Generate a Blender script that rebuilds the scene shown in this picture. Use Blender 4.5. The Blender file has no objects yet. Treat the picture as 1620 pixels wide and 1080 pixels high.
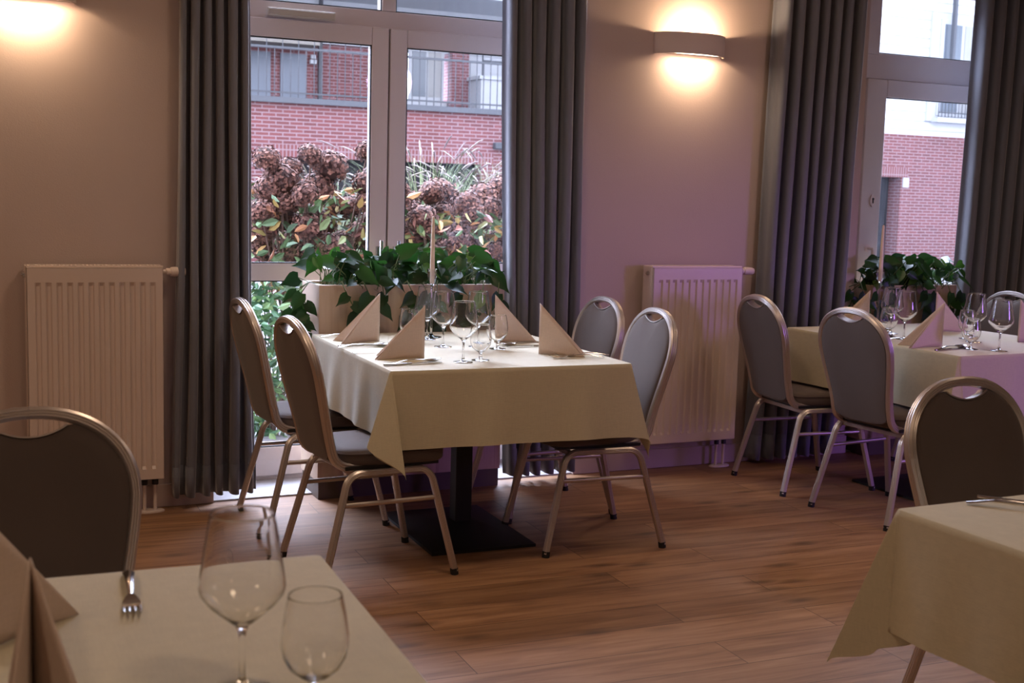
import bpy, bmesh, math, random
from mathutils import Vector, Matrix, noise
random.seed(7)
PI=math.pi
S=bpy.context.scene
COL=S.collection
# ---------------------------------------------------------------- camera
cd=bpy.data.cameras.new('camera'); cam=bpy.data.objects.new('camera',cd); COL.objects.link(cam)
cd.sensor_width=36; cd.lens=1950/1620*36; cd.clip_start=.05; cd.clip_end=200
FW=Vector((0.41968165,0.8998954,-0.11855625)); RT=Vector((0.90732927,-0.41951518,0.02757901)); UP=Vector((0.02491792,0.11914395,0.99256426))
cam.matrix_world=Matrix(((RT.x,UP.x,-FW.x,0),(RT.y,UP.y,-FW.y,0),(RT.z,UP.z,-FW.z,1.3996),(0,0,0,1)))
cd.dof.use_dof=True; cd.dof.focus_distance=4.55; cd.dof.aperture_fstop=6.5
S.camera=cam
# ---------------------------------------------------------------- world + exposure
S.view_settings.view_transform='Standard'; S.view_settings.look='None'; S.view_settings.gamma=1
S.view_settings.use_curve_mapping=False; S.view_settings.exposure=0.0
W=bpy.data.worlds.new('overcast_sky'); S.world=W; W.use_nodes=True
wn=W.node_tree.nodes; bg=wn['Background']; bg.inputs[0].default_value=(.67,.74,1,1)
# overcast luminance plus a bright lobe, added high beyond the courtyard for room daylight
_l=W.node_tree.links; _tc=wn.new('ShaderNodeTexCoord'); _dp=wn.new('ShaderNodeVectorMath'); _dp.operation='DOT_PRODUCT'; _dp.inputs[1].default_value=(-.12,.80,.58)
_l.new(_tc.outputs['Generated'],_dp.inputs[0])
_mr=wn.new('ShaderNodeMapRange'); _mr.inputs[1].default_value=.1; _mr.inputs[2].default_value=1; _l.new(_dp.outputs['Value'],_mr.inputs[0])
_pw=wn.new('ShaderNodeMath'); _pw.operation='POWER'; _pw.inputs[1].default_value=1.5; _l.new(_mr.outputs[0],_pw.inputs[0])
_ma=wn.new('ShaderNodeMath'); _ma.operation='MULTIPLY_ADD'; _ma.inputs[1].default_value=37; _ma.inputs[2].default_value=5.4; _l.new(_pw.outputs[0],_ma.inputs[0]); _l.new(_ma.outputs[0],bg.inputs[1])
# ---------------------------------------------------------------- room lights
def light(name,kind,loc,power,color,size=.2,rot=None,size_y=None,spread=None,spot=None,blend=.5):
    l=bpy.data.lights.new(name,kind); l.energy=power; l.color=color
    if kind=='AREA':
        l.size=size
        if size_y: l.shape='RECTANGLE'; l.size_y=size_y
        if spread: l.spread=spread
    else: l.shadow_soft_size=size
    if kind=='SPOT': l.spot_size=spot or 2.0; l.spot_blend=blend
    o=bpy.data.objects.new(name,l); COL.objects.link(o); o.location=loc
    if rot: o.rotation_euler=rot
    return o
def aim(o,t):
    o.rotation_euler=(Vector(t)-o.location).to_track_quat('-Z','Y').to_euler()
WARM=(1,.71,.48); PURP=(.46,.22,1)
for i,(x,y,p) in enumerate([(-1.2,3.7,17),(1.5,3.5,13),(4.2,3.4,10),(1.0,.6,9),(-1.6,.6,9),(4.4,.9,6),(1.5,-1.8,10)]):
    light('ceiling_downlight','AREA',(x,y,2.86),p,WARM,.35)
a=light('bar_led_light','SPOT',(6.6,.6,1.3),260,PURP,.45,spot=.62,blend=.7); aim(a,(4.35,4.2,.55))
a=light('wall_tint_spot','SPOT',(4.6,-1.8,2.6),46,(.85,.55,1),.25,spot=.75,blend=.9); aim(a,(3.4,5.4,1.5))  # unseen violet spot added to tint the wall between the windows
for (x,w) in ((1.98,1.6),(5.4,1.8)):
    p=light('window_portal','AREA',(x,5.86,1.42),1,(1,1,1),w,rot=(-PI/2,0,0),size_y=2.7)
    p.data.cycles.is_portal=True

# ---------------------------------------------------------------- materials
MATS={}
def nt(name):
    m=bpy.data.materials.new(name); m.use_nodes=True; MATS[name]=m
    return m,m.node_tree.nodes,m.node_tree.links,m.node_tree.nodes['Principled BSDF']
def mat(name,col,rough=.5,metal=0,var=0,scale=20,bump=0,bscale=80,sheen=0,stretch=(1,1,1),trans=0,ior=1.45,sss=0,coat=0,coords='Object',emit=0):
    m,n,l,b=nt(name)
    b.inputs['Base Color'].default_value=(*col,1); b.inputs['Roughness'].default_value=rough; b.inputs['Metallic'].default_value=metal
    b.inputs['IOR'].default_value=ior
    if trans: b.inputs['Transmission Weight'].default_value=trans
    if sheen:
        b.inputs['Sheen Weight'].default_value=sheen; b.inputs['Sheen Roughness'].default_value=.4
        b.inputs['Sheen Tint'].default_value=(1,.97,.95,1)
    if coat: b.inputs['Coat Weight'].default_value=coat
    if emit: b.inputs['Emission Color'].default_value=(*col,1); b.inputs['Emission Strength'].default_value=emit
    if var or bump:
        tc=n.new('ShaderNodeTexCoord'); mp=n.new('ShaderNodeMapping'); mp.inputs['Scale'].default_value=stretch
        l.new(tc.outputs[coords],mp.inputs[0])
    if var:
        t=n.new('ShaderNodeTexNoise'); t.inputs['Scale'].default_value=scale; t.inputs['Detail'].default_value=4
        l.new(mp.outputs[0],t.inputs['Vector'])
        r=n.new('ShaderNodeMapRange'); r.inputs[1].default_value=.3; r.inputs[2].default_value=.7; r.inputs[3].default_value=1-var; r.inputs[4].default_value=1+var
        l.new(t.outputs[0],r.inputs[0])
        mx=n.new('ShaderNodeVectorMath'); mx.operation='SCALE'; mx.inputs[0].default_value=col; l.new(r.outputs[0],mx.inputs['Scale']); l.new(mx.outputs[0],b.inputs['Base Color'])
    if bump:
        t2=n.new('ShaderNodeTexNoise'); t2.inputs['Scale'].default_value=bscale; t2.inputs['Detail'].default_value=3
        l.new(mp.outputs[0],t2.inputs['Vector'])
        bp=n.new('ShaderNodeBump'); bp.inputs['Strength'].default_value=bump; bp.inputs['Distance'].default_value=.004
        l.new(t2.outputs[0],bp.inputs['Height']); l.new(bp.outputs[0],b.inputs['Normal'])
    return m
def linen(name,col,s=260,rough=.85,sheen=.25):
    m,n,l,b=nt(name); b.inputs['Roughness'].default_value=rough; b.inputs['Sheen Weight'].default_value=sheen
    tc=n.new('ShaderNodeTexCoord'); outs=[]
    for sc in ((s,s*.06,s*.06),(s*.06,s,s),(s*.06,s*.06,s)):
        mp=n.new('ShaderNodeMapping'); mp.inputs['Scale'].default_value=sc; l.new(tc.outputs['Object'],mp.inputs[0])
        t=n.new('ShaderNodeTexNoise'); t.inputs['Scale'].default_value=1; t.inputs['Detail'].default_value=2; l.new(mp.outputs[0],t.inputs[0]); outs.append(t)
    a=n.new('ShaderNodeMath'); a.operation='ADD'; l.new(outs[0].outputs[0],a.inputs[0]); l.new(outs[1].outputs[0],a.inputs[1])
    c=n.new('ShaderNodeMath'); c.operation='ADD'; l.new(a.outputs[0],c.inputs[0]); l.new(outs[2].outputs[0],c.inputs[1])
    r=n.new('ShaderNodeMapRange'); r.inputs[1].default_value=1.0; r.inputs[2].default_value=2.0; r.inputs[3].default_value=.92; r.inputs[4].default_value=1.08; l.new(c.outputs[0],r.inputs[0])
    mx=n.new('ShaderNodeVectorMath'); mx.operation='SCALE'; mx.inputs[0].default_value=col; l.new(r.outputs[0],mx.inputs['Scale']); l.new(mx.outputs[0],b.inputs['Base Color'])
    bp=n.new('ShaderNodeBump'); bp.inputs['Strength'].default_value=.25; bp.inputs['Distance'].default_value=.001; l.new(c.outputs[0],bp.inputs['Height']); l.new(bp.outputs[0],b.inputs['Normal'])
    return m
def brick(name,c1,c2,mortar,bw=.25,bh=.068,vertical=False,ms=.011):
    m,n,l,b=nt(name); b.inputs['Roughness'].default_value=.9
    g=n.new('ShaderNodeNewGeometry'); s=n.new('ShaderNodeSeparateXYZ'); l.new(g.outputs['Position'],s.inputs[0])
    a=n.new('ShaderNodeMath'); a.operation='ADD'; l.new(s.outputs[0],a.inputs[0]); l.new(s.outputs[1],a.inputs[1])
    c=n.new('ShaderNodeCombineXYZ'); l.new(a.outputs[0],c.inputs[0]); l.new(s.outputs[2],c.inputs[1])
    t=n.new('ShaderNodeTexBrick'); t.inputs['Scale'].default_value=1
    t.inputs['Color1'].default_value=(*c1,1); t.inputs['Color2'].default_value=(*c2,1); t.inputs['Mortar'].default_value=(*mortar,1)
    t.inputs['Mortar Size'].default_value=ms; t.inputs['Mortar Smooth'].default_value=.1
    t.inputs['Brick Width'].default_value=bw; t.inputs['Row Height'].default_value=bh
    if vertical: t.offset=0
    l.new(c.outputs[0],t.inputs['Vector']); l.new(t.outputs[0],b.inputs['Base Color'])
    return m
def planks(name,cols,pw,pl,ang=0,rough=.42,groove=(.09,.045,.022),gs=.0014,axis='xy'):
    m,n,l,b=nt(name); b.inputs['Roughness'].default_value=rough
    g=n.new('ShaderNodeNewGeometry'); mp=n.new('ShaderNodeMapping'); mp.inputs['Rotation'].default_value=(0,0,ang) if axis=='xy' else (PI/2,0,PI/2) ; l.new(g.outputs['Position'],mp.inputs[0])
    if axis=='xz':
        s=n.new('ShaderNodeSeparateXYZ'); l.new(g.outputs['Position'],s.inputs[0]); c=n.new('ShaderNodeCombineXYZ'); l.new(s.outputs[2],c.inputs[0]); l.new(s.outputs[0],c.inputs[1]); src=c.outputs[0]
    else: src=mp.outputs[0]
    t=n.new('ShaderNodeTexBrick'); t.inputs['Scale'].default_value=1; t.offset=.37; t.offset_frequency=2
    t.inputs['Color1'].default_value=(0,0,0,1); t.inputs['Color2'].default_value=(1,1,1,1); t.inputs['Mortar'].default_value=(.5,.5,.5,1)
    t.inputs['Mortar Size'].default_value=gs; t.inputs['Mortar Smooth'].default_value=.0; t.inputs['Brick Width'].default_value=pl; t.inputs['Row Height'].default_value=pw; l.new(src,t.inputs['Vector'])
    # grain
    m2=n.new('ShaderNodeMapping'); m2.inputs['Scale'].default_value=(1.3,14,1); l.new(src,m2.inputs[0])
    ad=n.new('ShaderNodeVectorMath'); ad.operation='ADD'; l.new(m2.outputs[0],ad.inputs[0])
    sc=n.new('ShaderNodeVectorMath'); sc.operation='SCALE'; l.new(t.outputs[0],sc.inputs[0]); sc.inputs['Scale'].default_value=37; l.new(sc.outputs[0],ad.inputs[1])
    n1=n.new('ShaderNodeTexNoise'); n1.inputs['Scale'].default_value=1.6; n1.inputs['Detail'].default_value=8; n1.inputs['Roughness'].default_value=.62; n1.inputs['Distortion'].default_value=.6; l.new(ad.outputs[0],n1.inputs[0])
    m3=n.new('ShaderNodeMapping'); m3.inputs['Scale'].default_value=(3.2,9,1); l.new(src,m3.inputs[0])
    n2=n.new('ShaderNodeTexVoronoi'); n2.inputs['Scale'].default_value=.75; n2.inputs['Randomness'].default_value=1; l.new(m3.outputs[0],n2.inputs[0])
    cr=n.new('ShaderNodeValToRGB'); e=cr.color_ramp.elements; e[0].position=.28; e[0].color=(*cols[0],1); e[1].position=.72; e[1].color=(*cols[2],1)
    x=cr.color_ramp.elements.new(.5); x.color=(*cols[1],1); l.new(n1.outputs[0],cr.inputs[0])
    kn=n.new('ShaderNodeMapRange'); kn.inputs[1].default_value=.04; kn.inputs[2].default_value=.22; kn.inputs[3].default_value=.5; kn.inputs[4].default_value=1; l.new(n2.outputs['Distance'],kn.inputs[0])
    pv=n.new('ShaderNodeMapRange'); pv.inputs[3].default_value=.82; pv.inputs[4].default_value=1.15; l.new(t.outputs[0],pv.inputs[0])
    k=n.new('ShaderNodeMath'); k.operation='MULTIPLY'; l.new(kn.outputs[0],k.inputs[0]); l.new(pv.outputs[0],k.inputs[1])
    v=n.new('ShaderNodeVectorMath'); v.operation='SCALE'; l.new(cr.outputs[0],v.inputs[0]); l.new(k.outputs[0],v.inputs['Scale'])
    mx=n.new('ShaderNodeMix'); mx.data_type='RGBA'; l.new(t.outputs['Fac'],mx.inputs[0]); l.new(v.outputs[0],mx.inputs[6]); mx.inputs[7].default_value=(*groove,1)
    l.new(mx.outputs[2],b.inputs['Base Color'])
    bp=n.new('ShaderNodeBump'); bp.inputs['Strength'].default_value=.12; bp.inputs['Distance'].default_value=.002; l.new(n1.outputs[0],bp.inputs['Height']); l.new(bp.outputs[0],b.inputs['Normal'])
    return m
def thin_glass(name,tint=(1,1,1),rough=0,ior=1.5,edge=0.0):
    m,n,l,b=nt(name); n.remove(b); out=n['Material Output']
    t=n.new('ShaderNodeBsdfTransparent'); t.inputs[0].default_value=(*tint,1); g=n.new('ShaderNodeBsdfGlossy'); g.inputs['Roughness'].default_value=rough
    f=n.new('ShaderNodeFresnel'); ge=n.new('ShaderNodeNewGeometry'); mr=n.new('ShaderNodeMapRange'); mr.inputs[3].default_value=ior; mr.inputs[4].default_value=1/ior; l.new(ge.outputs['Backfacing'],mr.inputs[0]); l.new(mr.outputs[0],f.inputs[0]); mx=n.new('ShaderNodeMixShader')
    l.new(f.outputs[0],mx.inputs[0]); l.new(t.outputs[0],mx.inputs[1]); l.new(g.outputs[0],mx.inputs[2]); l.new(mx.outputs[0],out.inputs[0])
    return m
M_wall=mat('wall_paint',(.50,.40,.37),.85,var=.02,scale=2,bump=.15,bscale=180)
M_ceil=mat('ceiling_paint',(.6,.55,.5),.9)
M_floor=planks('oak_floor',[(.17,.080,.038),(.30,.155,.075),(.40,.225,.118)],.19,1.29,ang=.035,rough=.55)
M_base=mat('baseboard_paint',(.48,.37,.34),.6)
M_white=mat('white_enamel',(.66,.55,.50),.35)
M_pvc=mat('window_frame_plastic',(.62,.55,.53),.35)
M_gask=mat('rubber_gasket',(.02,.02,.022),.6)
M_glass=thin_glass('window_glass',(.97,.98,.98))
M_cur=mat('grey_velvet_curtain',(.150,.156,.195),.75,var=.10,scale=5,sheen=.7,bump=.15,bscale=400,stretch=(1,1,.25))
M_fab=mat('taupe_chair_fabric',(.105,.079,.070),.85,var=.05,scale=6,sheen=.22,bump=.25,bscale=500)
M_alu=mat('champagne_aluminium',(.56,.50,.47),.36,metal=.85)
M_cap=mat('black_rubber_cap',(.015,.013,.012),.7)
M_cloth=linen('cream_tablecloth',(.56,.51,.365),s=620)
M_nap=linen('sand_napkin',(.60,.475,.40),s=620)
M_steel=mat('polished_steel',(.62,.60,.58),.13,metal=1)
M_stem=mat('clear_glass',(1,1,1),0.0,trans=1,ior=1.45)
M_bowl=M_stem
M_wax=mat('ivory_candle_wax',(.75,.62,.52),.5)
M_blk=mat('black_steel',(.006,.006,.0065),.5)
M_board=mat('table_board',(.25,.17,.11),.5)
M_box=planks('pale_oak_panel',[(.42,.29,.20),(.52,.38,.27),(.58,.44,.32)],.30,3.0,axis='xz',rough=.5,groove=(.33,.23,.16),gs=.001)
M_soil=mat('potting_soil',(.03,.02,.014),1,bump=.6,bscale=60)
M_sconce=mat('white_plaster_shade',(.62,.52,.50),.6)
M_glow=mat('lit_frosted_diffuser',(1,.86,.68),.5,emit=7)
M_cop=mat('pipe_black',(.03,.025,.03),.5)
# exterior
M_brick=brick('red_brick',(.17,.052,.050),(.125,.039,.038),(.24,.165,.175))
M_sold=brick('soldier_brick',(.17,.052,.050),(.14,.043,.04),(.24,.165,.175),bw=.068,bh=.26,vertical=True)
M_rend=mat('white_render',(.40,.41,.42),.9)
M_side=mat('white_siding',(.52,.53,.54),.7)
M_dark=mat('dark_metal',(.055,.06,.068),.5)
M_capm=mat('grey_zinc',(.07,.075,.085),.5)
M_door=mat('grey_door_paint',(.15,.17,.20),.5)
M_beige=mat('beige_render',(.25,.23,.20),.9)
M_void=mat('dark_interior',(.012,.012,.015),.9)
M_pave=mat('grey_paving',(.16,.16,.165),.9,var=.1,scale=3)
M_deck=planks('weathered_deck',[(.11,.105,.11),(.15,.145,.15),(.19,.185,.195)],.14,3.0,rough=.8,gs=.006)
M_wing=mat('window_pane_outdoor',(.12,.14,.16),.08)
M_curt=mat('net_curtain',(.3,.3,.29),.9)
def leafmat(name,ramp,rough=.35,spec=.5,scale=9,trans=.0):
    m,n,l,b=nt(name); b.inputs['Roughness'].default_value=rough; b.inputs['Specular IOR Level'].default_value=spec
    at=n.new('ShaderNodeAttribute'); at.attribute_name='tint'; cr=n.new('ShaderNodeValToRGB'); cr.color_ramp.interpolation='LINEAR'
    e=cr.color_ramp.elements; e[0].position=ramp[0][0]; e[0].color=(*ramp[0][1],1); e[1].position=ramp[-1][0]; e[1].color=(*ramp[-1][1],1)
    for p,c in ramp[1:-1]: x=cr.color_ramp.elements.new(p); x.color=(*c,1)
    l.new(at.outputs['Fac'],cr.inputs[0]); l.new(cr.outputs[0],b.inputs['Base Color'])
    if trans:
        tr=n.new('ShaderNodeBsdfTranslucent'); l.new(cr.outputs[0],tr.inputs[0]); mx=n.new('ShaderNodeMixShader'); mx.inputs[0].default_value=trans
        l.new(b.outputs[0],mx.inputs[1]); l.new(tr.outputs[0],mx.inputs[2]); l.new(mx.outputs[0],n['Material Output'].inputs[0])
    return m
M_leaf=leafmat('pothos_leaf',[(0,(.006,.024,.005)),(.6,(.013,.052,.008)),(.85,(.028,.095,.011)),(1,(.085,.17,.02))],.36,.4,trans=.25)
M_vine=mat('vine_stem',(.10,.13,.04),.5)
M_hleaf=leafmat('autumn_leaf',[(0,(.03,.06,.025)),(.35,(.07,.13,.045)),(.5,(.15,.17,.05)),(.62,(.28,.19,.05)),(.78,(.29,.13,.05)),(.9,(.24,.09,.06)),(1,(.12,.04,.03))],.6)
M_flow=leafmat('dried_hydrangea_petal',[(0,(.035,.013,.009)),(.5,(.095,.036,.024)),(1,(.21,.10,.07))],.8)
M_gras=leafmat('ornamental_grass_blade',[(0,(.09,.14,.05)),(.5,(.19,.22,.11)),(.8,(.15,.12,.10)),(1,(.12,.085,.09))],.7)
M_shru=leafmat('garden_shrub_leaf',[(0,(.02,.07,.03)),(.6,(.06,.16,.06)),(1,(.18,.28,.09))],.5)
M_wood=mat('twig_bark',(.10,.06,.045),.9)

# ---------------------------------------------------------------- mesh builder
class MB:
    def __init__(s): s.v=[]; s.f=[]; s.t=[]; s.tint=0.0
    def add(s,vs,fs,tint=None):
        o=len(s.v); s.v+=[tuple(p) for p in vs]; s.f+=[tuple(i+o for i in f) for f in fs]; s.t+=[s.tint if tint is None else tint]*len(vs); return s
    def box(s,x0,x1,y0,y1,z0,z1,M=None):
        vs=[Vector((x,y,z)) for x in (x0,x1) for y in (y0,y1) for z in (z0,z1)]
        if M: vs=[M@v for v in vs]
        return s.add(vs,[(0,1,3,2),(4,6,7,5),(0,4,5,1),(2,3,7,6),(0,2,6,4),(1,5,7,3)])
    def lathe(s,prof,c=(0,0,0),n=32,M=None,closed=False):
        vs=[];fs=[]
        for (r,z) in prof:
            for k in range(n):
                a=2*PI*k/n; p=Vector((c[0]+r*math.cos(a),c[1]+r*math.sin(a),c[2]+z)); vs.append(M@p if M else p)
        m=len(prof)
        for i in range(m-1+(1 if closed else 0)):
            j=(i+1)%m
            for k in range(n):
                k2=(k+1)%n; fs.append((i*n+k,i*n+k2,j*n+k2,j*n+k))
        if not closed:
            if prof[0][0]>1e-5: fs.append(tuple(range(n))[::-1])
            if prof[-1][0]>1e-5: fs.append(tuple((m-1)*n+k for k in range(n)))
        return s.add(vs,fs)
    def sweep(s,path,prof,up,cap=True):
        """sweep a closed 2D profile (a along 'up'-side, b along cross) on a path, parallel transport"""
        P=[Vector(p) for p in path]; n=len(P); N=None; vs=[]; m=len(prof)
        for i in range(n):
            t=(P[min(i+1,n-1)]-P[max(i-1,0)]).normalized()
            if N is None: N=Vector(up)
            N=(N-t*N.dot(t)).normalized(); B=t.cross(N)
            for (a,b) in prof: vs.append(P[i]+N*a+B*b)
        fs=[(i*m+k,i*m+(k+1)%m,(i+1)*m+(k+1)%m,(i+1)*m+k) for i in range(n-1) for k in range(m)]
        if cap: fs+=[tuple(range(m))[::-1],tuple((n-1)*m+k for k in range(m))]
        return s.add(vs,fs)
    def tube(s,path,r,n=8,up=(0,0,1)):
        P=[Vector(p) for p in path]
        if abs((P[1]-P[0]).normalized().dot(Vector(up)))>.95: up=(1,0,0)
        if not hasattr(r,'__len__'): return s.sweep(P,[(r*math.cos(2*PI*k/n),r*math.sin(2*PI*k/n)) for k in range(n)],up)
        N=None; vs=[]
        for i in range(len(P)):
            t=(P[min(i+1,len(P)-1)]-P[max(i-1,0)]).normalized(); N=Vector(up) if N is None else N
            N=(N-t*N.dot(t)).normalized(); B=t.cross(N)
            for k in range(n): a=2*PI*k/n; vs.append(P[i]+N*(r[i]*math.cos(a))+B*(r[i]*math.sin(a)))
        L=len(P); fs=[(i*n+k,i*n+(k+1)%n,(i+1)*n+(k+1)%n,(i+1)*n+k) for i in range(L-1) for k in range(n)]
        fs+=[tuple(range(n))[::-1],tuple((L-1)*n+k for k in range(n))]
        return s.add(vs,fs)
    def prism(s,outline,y0,y1,M=None):
        """outline in XZ, extruded in Y"""
        n=len(outline); vs=[Vector((x,y0,z)) for x,z in outline]+[Vector((x,y1,z)) for x,z in outline]
        if M: vs=[M@v for v in vs]
        return s.add(vs,[tuple(range(n)),tuple(range(n,2*n))[::-1]]+[(k,k+n,(k+1)%n+n,(k+1)%n) for k in range(n)])
    def build(s,name,m,parent=None,smooth=40,bevel=0,loc=None,rz=0,recalc=True,seg=2,subsurf=0,solid=0,**props):
        me=bpy.data.meshes.new(name); me.from_pydata(s.v,[],s.f)
        if any(s.t):
            at=me.attributes.new('tint','FLOAT','POINT'); at.data.foreach_set('value',s.t)
        if recalc:
            b=bmesh.new(); b.from_mesh(me); bmesh.ops.recalc_face_normals(b,faces=b.faces); b.to_mesh(me); b.free()
        me.materials.append(m)
        if smooth:
            me.polygons.foreach_set('use_smooth',[True]*len(me.polygons)); me.set_sharp_from_angle(angle=math.radians(smooth))
        o=bpy.data.objects.new(name,me); COL.objects.link(o)
        if parent: o.parent=parent
        if loc: o.location=loc
        if rz: o.rotation_euler=(0,0,rz)
        if solid: md=o.modifiers.new('thick','SOLIDIFY'); md.thickness=solid; md.offset=-1
        if bevel: md=o.modifiers.new('bevel','BEVEL'); md.width=bevel; md.segments=seg; md.limit_method='ANGLE'; md.angle_limit=math.radians(35); md.harden_normals=True
        if subsurf: md=o.modifiers.new('sub','SUBSURF'); md.levels=subsurf; md.render_levels=subsurf
        for k,v in props.items(): o[k]=v
        return o
def tag(o,label=None,cat=None,group=None,kind=None):
    if label: o['label']=label
    if cat: o['category']=cat
    if group: o['group']=group
    if kind: o['kind']=kind
    return o
def empty(name,loc=(0,0,0),rz=0,label=None,cat=None,group=None,kind=None):
    o=bpy.data.objects.new(name,None); COL.objects.link(o); o.location=loc; o.rotation_euler=(0,0,rz); o.empty_display_size=.1
    return tag(o,label,cat,group,kind)
def kids(o): return [c for c in bpy.data.objects if c.parent==o]
def copy_tree(o,parent=None):
    c=o.copy(); COL.objects.link(c); c.parent=parent
    for ch in kids(o): copy_tree(ch,c)
    return c
def place(o,x,y,z,rz,label,group=None):
    o.location=(x,y,z); o.rotation_euler=(0,0,rz); o['label']=label
    if group: o['group']=group
    return o
def bx(name,m,x0,x1,y0,y1,z0,z1,parent=None,bevel=0,**k):
    return MB().box(x0,x1,y0,y1,z0,z1).build(name,m,parent,bevel=bevel,**k)
def st(o): o['kind']='structure'; return o
def arc(c,r,a0,a1,n,plane='xz',y=0):
    out=[]
    for i in range(n+1):
        a=a0+(a1-a0)*i/n; out.append((c[0]+r*math.cos(a),c[1]+r*math.sin(a)))
    return out
def rounded(pts,rad,n=6):
    """round the inner corners of an open 3D polyline"""
    P=[Vector(p) for p in pts]; out=[P[0]]
    for i in range(1,len(P)-1):
        r=rad[i-1] if hasattr(rad,'__len__') else rad
        a=(P[i-1]-P[i]).normalized(); b=(P[i+1]-P[i]).normalized(); th=a.angle(b); d=r/math.tan(th/2)
        A=P[i]+a*d; Bq=P[i]+b*d; c=P[i]+(a+b).normalized()*(r/math.sin(th/2))
        va=A-c; vb=Bq-c; tot=va.angle(vb)
        for k in range(n+1):
            t=k/n; out.append(c+(va*math.sin((1-t)*tot)+vb*math.sin(t*tot))/math.sin(tot))
    out.append(P[-1]); return out

# ================================================================ ROOM
YW=5.42; H=2.92; REC=5.72
O1=(1.08,2.88); O2=(4.62,6.35); OT=2.74
wb=MB()
for a,b in ((-3.2,O1[0]),(O1[1],O2[0]),(O2[1],9.0)): wb.box(a,b,YW,YW+.42,-.06,H)
for a,b in (O1,O2): wb.box(a,b,YW,YW+.42,OT,H)
st(wb.build('wall_back',M_wall,smooth=0))
st(bx('wall_left',M_wall,-3.4,-3.2,-3.2,5.84,-.06,H)); st(bx('wall_right',M_wall,9,9.2,-3.2,5.84,-.06,H)); st(bx('wall_front',M_wall,-3.4,9.2,-3.4,-3.2,-.06,H))
st(bx('wall_upper_sky_blocker',M_ceil,-14,24,-12,5.86,H+.12,13)); st(bx('floor',M_floor,-3.2,9.0,-3.2,YW+.42,-.06,0)); st(bx('ceiling',M_ceil,-3.4,9.2,-3.4,5.84,H,H+.1))  # unseen storeys above the room, added to shade the courtyard facade from the sky
for i,(a,b) in enumerate(((-3.2,O1[0]),(O1[1],O2[0]),(O2[1],9.0))):
    st(MB().box(a,b,YW-.016,YW,0,.10).build('baseboard_'+('back_left','back_middle','back_right')[i],M_base,bevel=.004))

# ---- left window: double French window with transom
def pane(p,x0,x1,z0,z1,Y,name='window_pane'):
    bx(name,M_glass,x0,x1,Y+.018,Y+.030,z0,z1,p,smooth=0)
def ring(mb,x0,x1,z0,z1,w,Y0,Y1,wl=None,wr=None,wt=None,wbm=None):
    wl=wl or w; wr=wr or w; wt=wt or w; wbm=wbm or w
    mb.box(x0,x0+wl,Y0,Y1,z0,z1); mb.box(x1-wr,x1,Y0,Y1,z0,z1); mb.box(x0+wl,x1-wr,Y0,Y1,z1-wt,z1); mb.box(x0+wl,x1-wr,Y0,Y1,z0,z0+wbm)
def gask(p,x0,x1,z0,z1,Y):
    g=MB(); w=.006
    ring(g,x0-.001,x1+.001,z0-.001,z1+.001,w,Y+.004,Y+.017); g.build('gasket',M_gask,p,smooth=0)
w1=empty('window_1',(0,0,0)); st(w1)
FY=REC
f=MB(); ring(f,O1[0],O1[1],0,OT,.06,FY+.02,FY+.09,wbm=.035); f.box(O1[0]+.06,O1[1]-.06,FY+.02,FY+.09,2.165,2.25)
f.box(1.945,2.015,FY+.018,FY+.09,2.25,OT-.06); f.box(1.96,2.0,FY+.062,FY+.09,.03,2.2); f.box(1.1,2.86,FY+.062,FY+.09,2.155,2.2); f.build('window_frame',M_pvc,w1,bevel=.004)
for (a,b,hs) in ((1.135,1.976,1),(1.984,2.825,-1)):
    s=MB(); wl=.085 
    ring(s,a,b,.03,2.17,wl,FY,FY+.06,wbm=.14); s.box(a+wl,b-wl,FY,FY+.06,.965,1.047)
    so=s.build('window_sash',M_pvc,w1,bevel=.005)
    pane(so,a+wl-.005,b-wl+.005,1.042,2.09,FY); pane(so,a+wl-.005,b-wl+.005,.165,.97,FY)
    gask(so,a+wl,b-wl,1.047,2.085,FY); gask(so,a+wl,b-wl,.17,.965,FY)
    hx=(b-.04) if hs>0 else (a+.04)
    hm=MB(); hm.box(hx-.014,hx+.014,FY-.012,FY,1.0,1.13); hm.tube([(hx,FY-.01,1.06),(hx,FY-.045,1.06),(hx,FY-.05,1.05),(hx,FY-.05,1.16)],.009)
    hm.build('window_handle',M_steel,so,bevel=.002)
for (a,b) in ((1.14,1.945),(2.015,2.82)):
    pane(w1,a-.004,b+.004,2.246,OT-.055,FY+.02); gask(w1,a,b,2.25,OT-.06,FY+.02)
v=MB(); v.box(1.39,1.70,FY-.022,FY,2.183,2.212); v.box(1.385,1.705,FY-.018,FY-.012,2.178,2.217)
v.build('trickle_vent',mat('vent_plastic',(.50,.46,.40),.5),w1,bevel=.004)
st(bx('trim_1',mat('stone_threshold',(.45,.44,.45),.4),O1[0],O1[1],YW,FY+.12,0,.008)); 
st(bx('trim_2',MATS['stone_threshold'],O2[0],O2[1],YW,FY+.12,0,.008))
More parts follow.
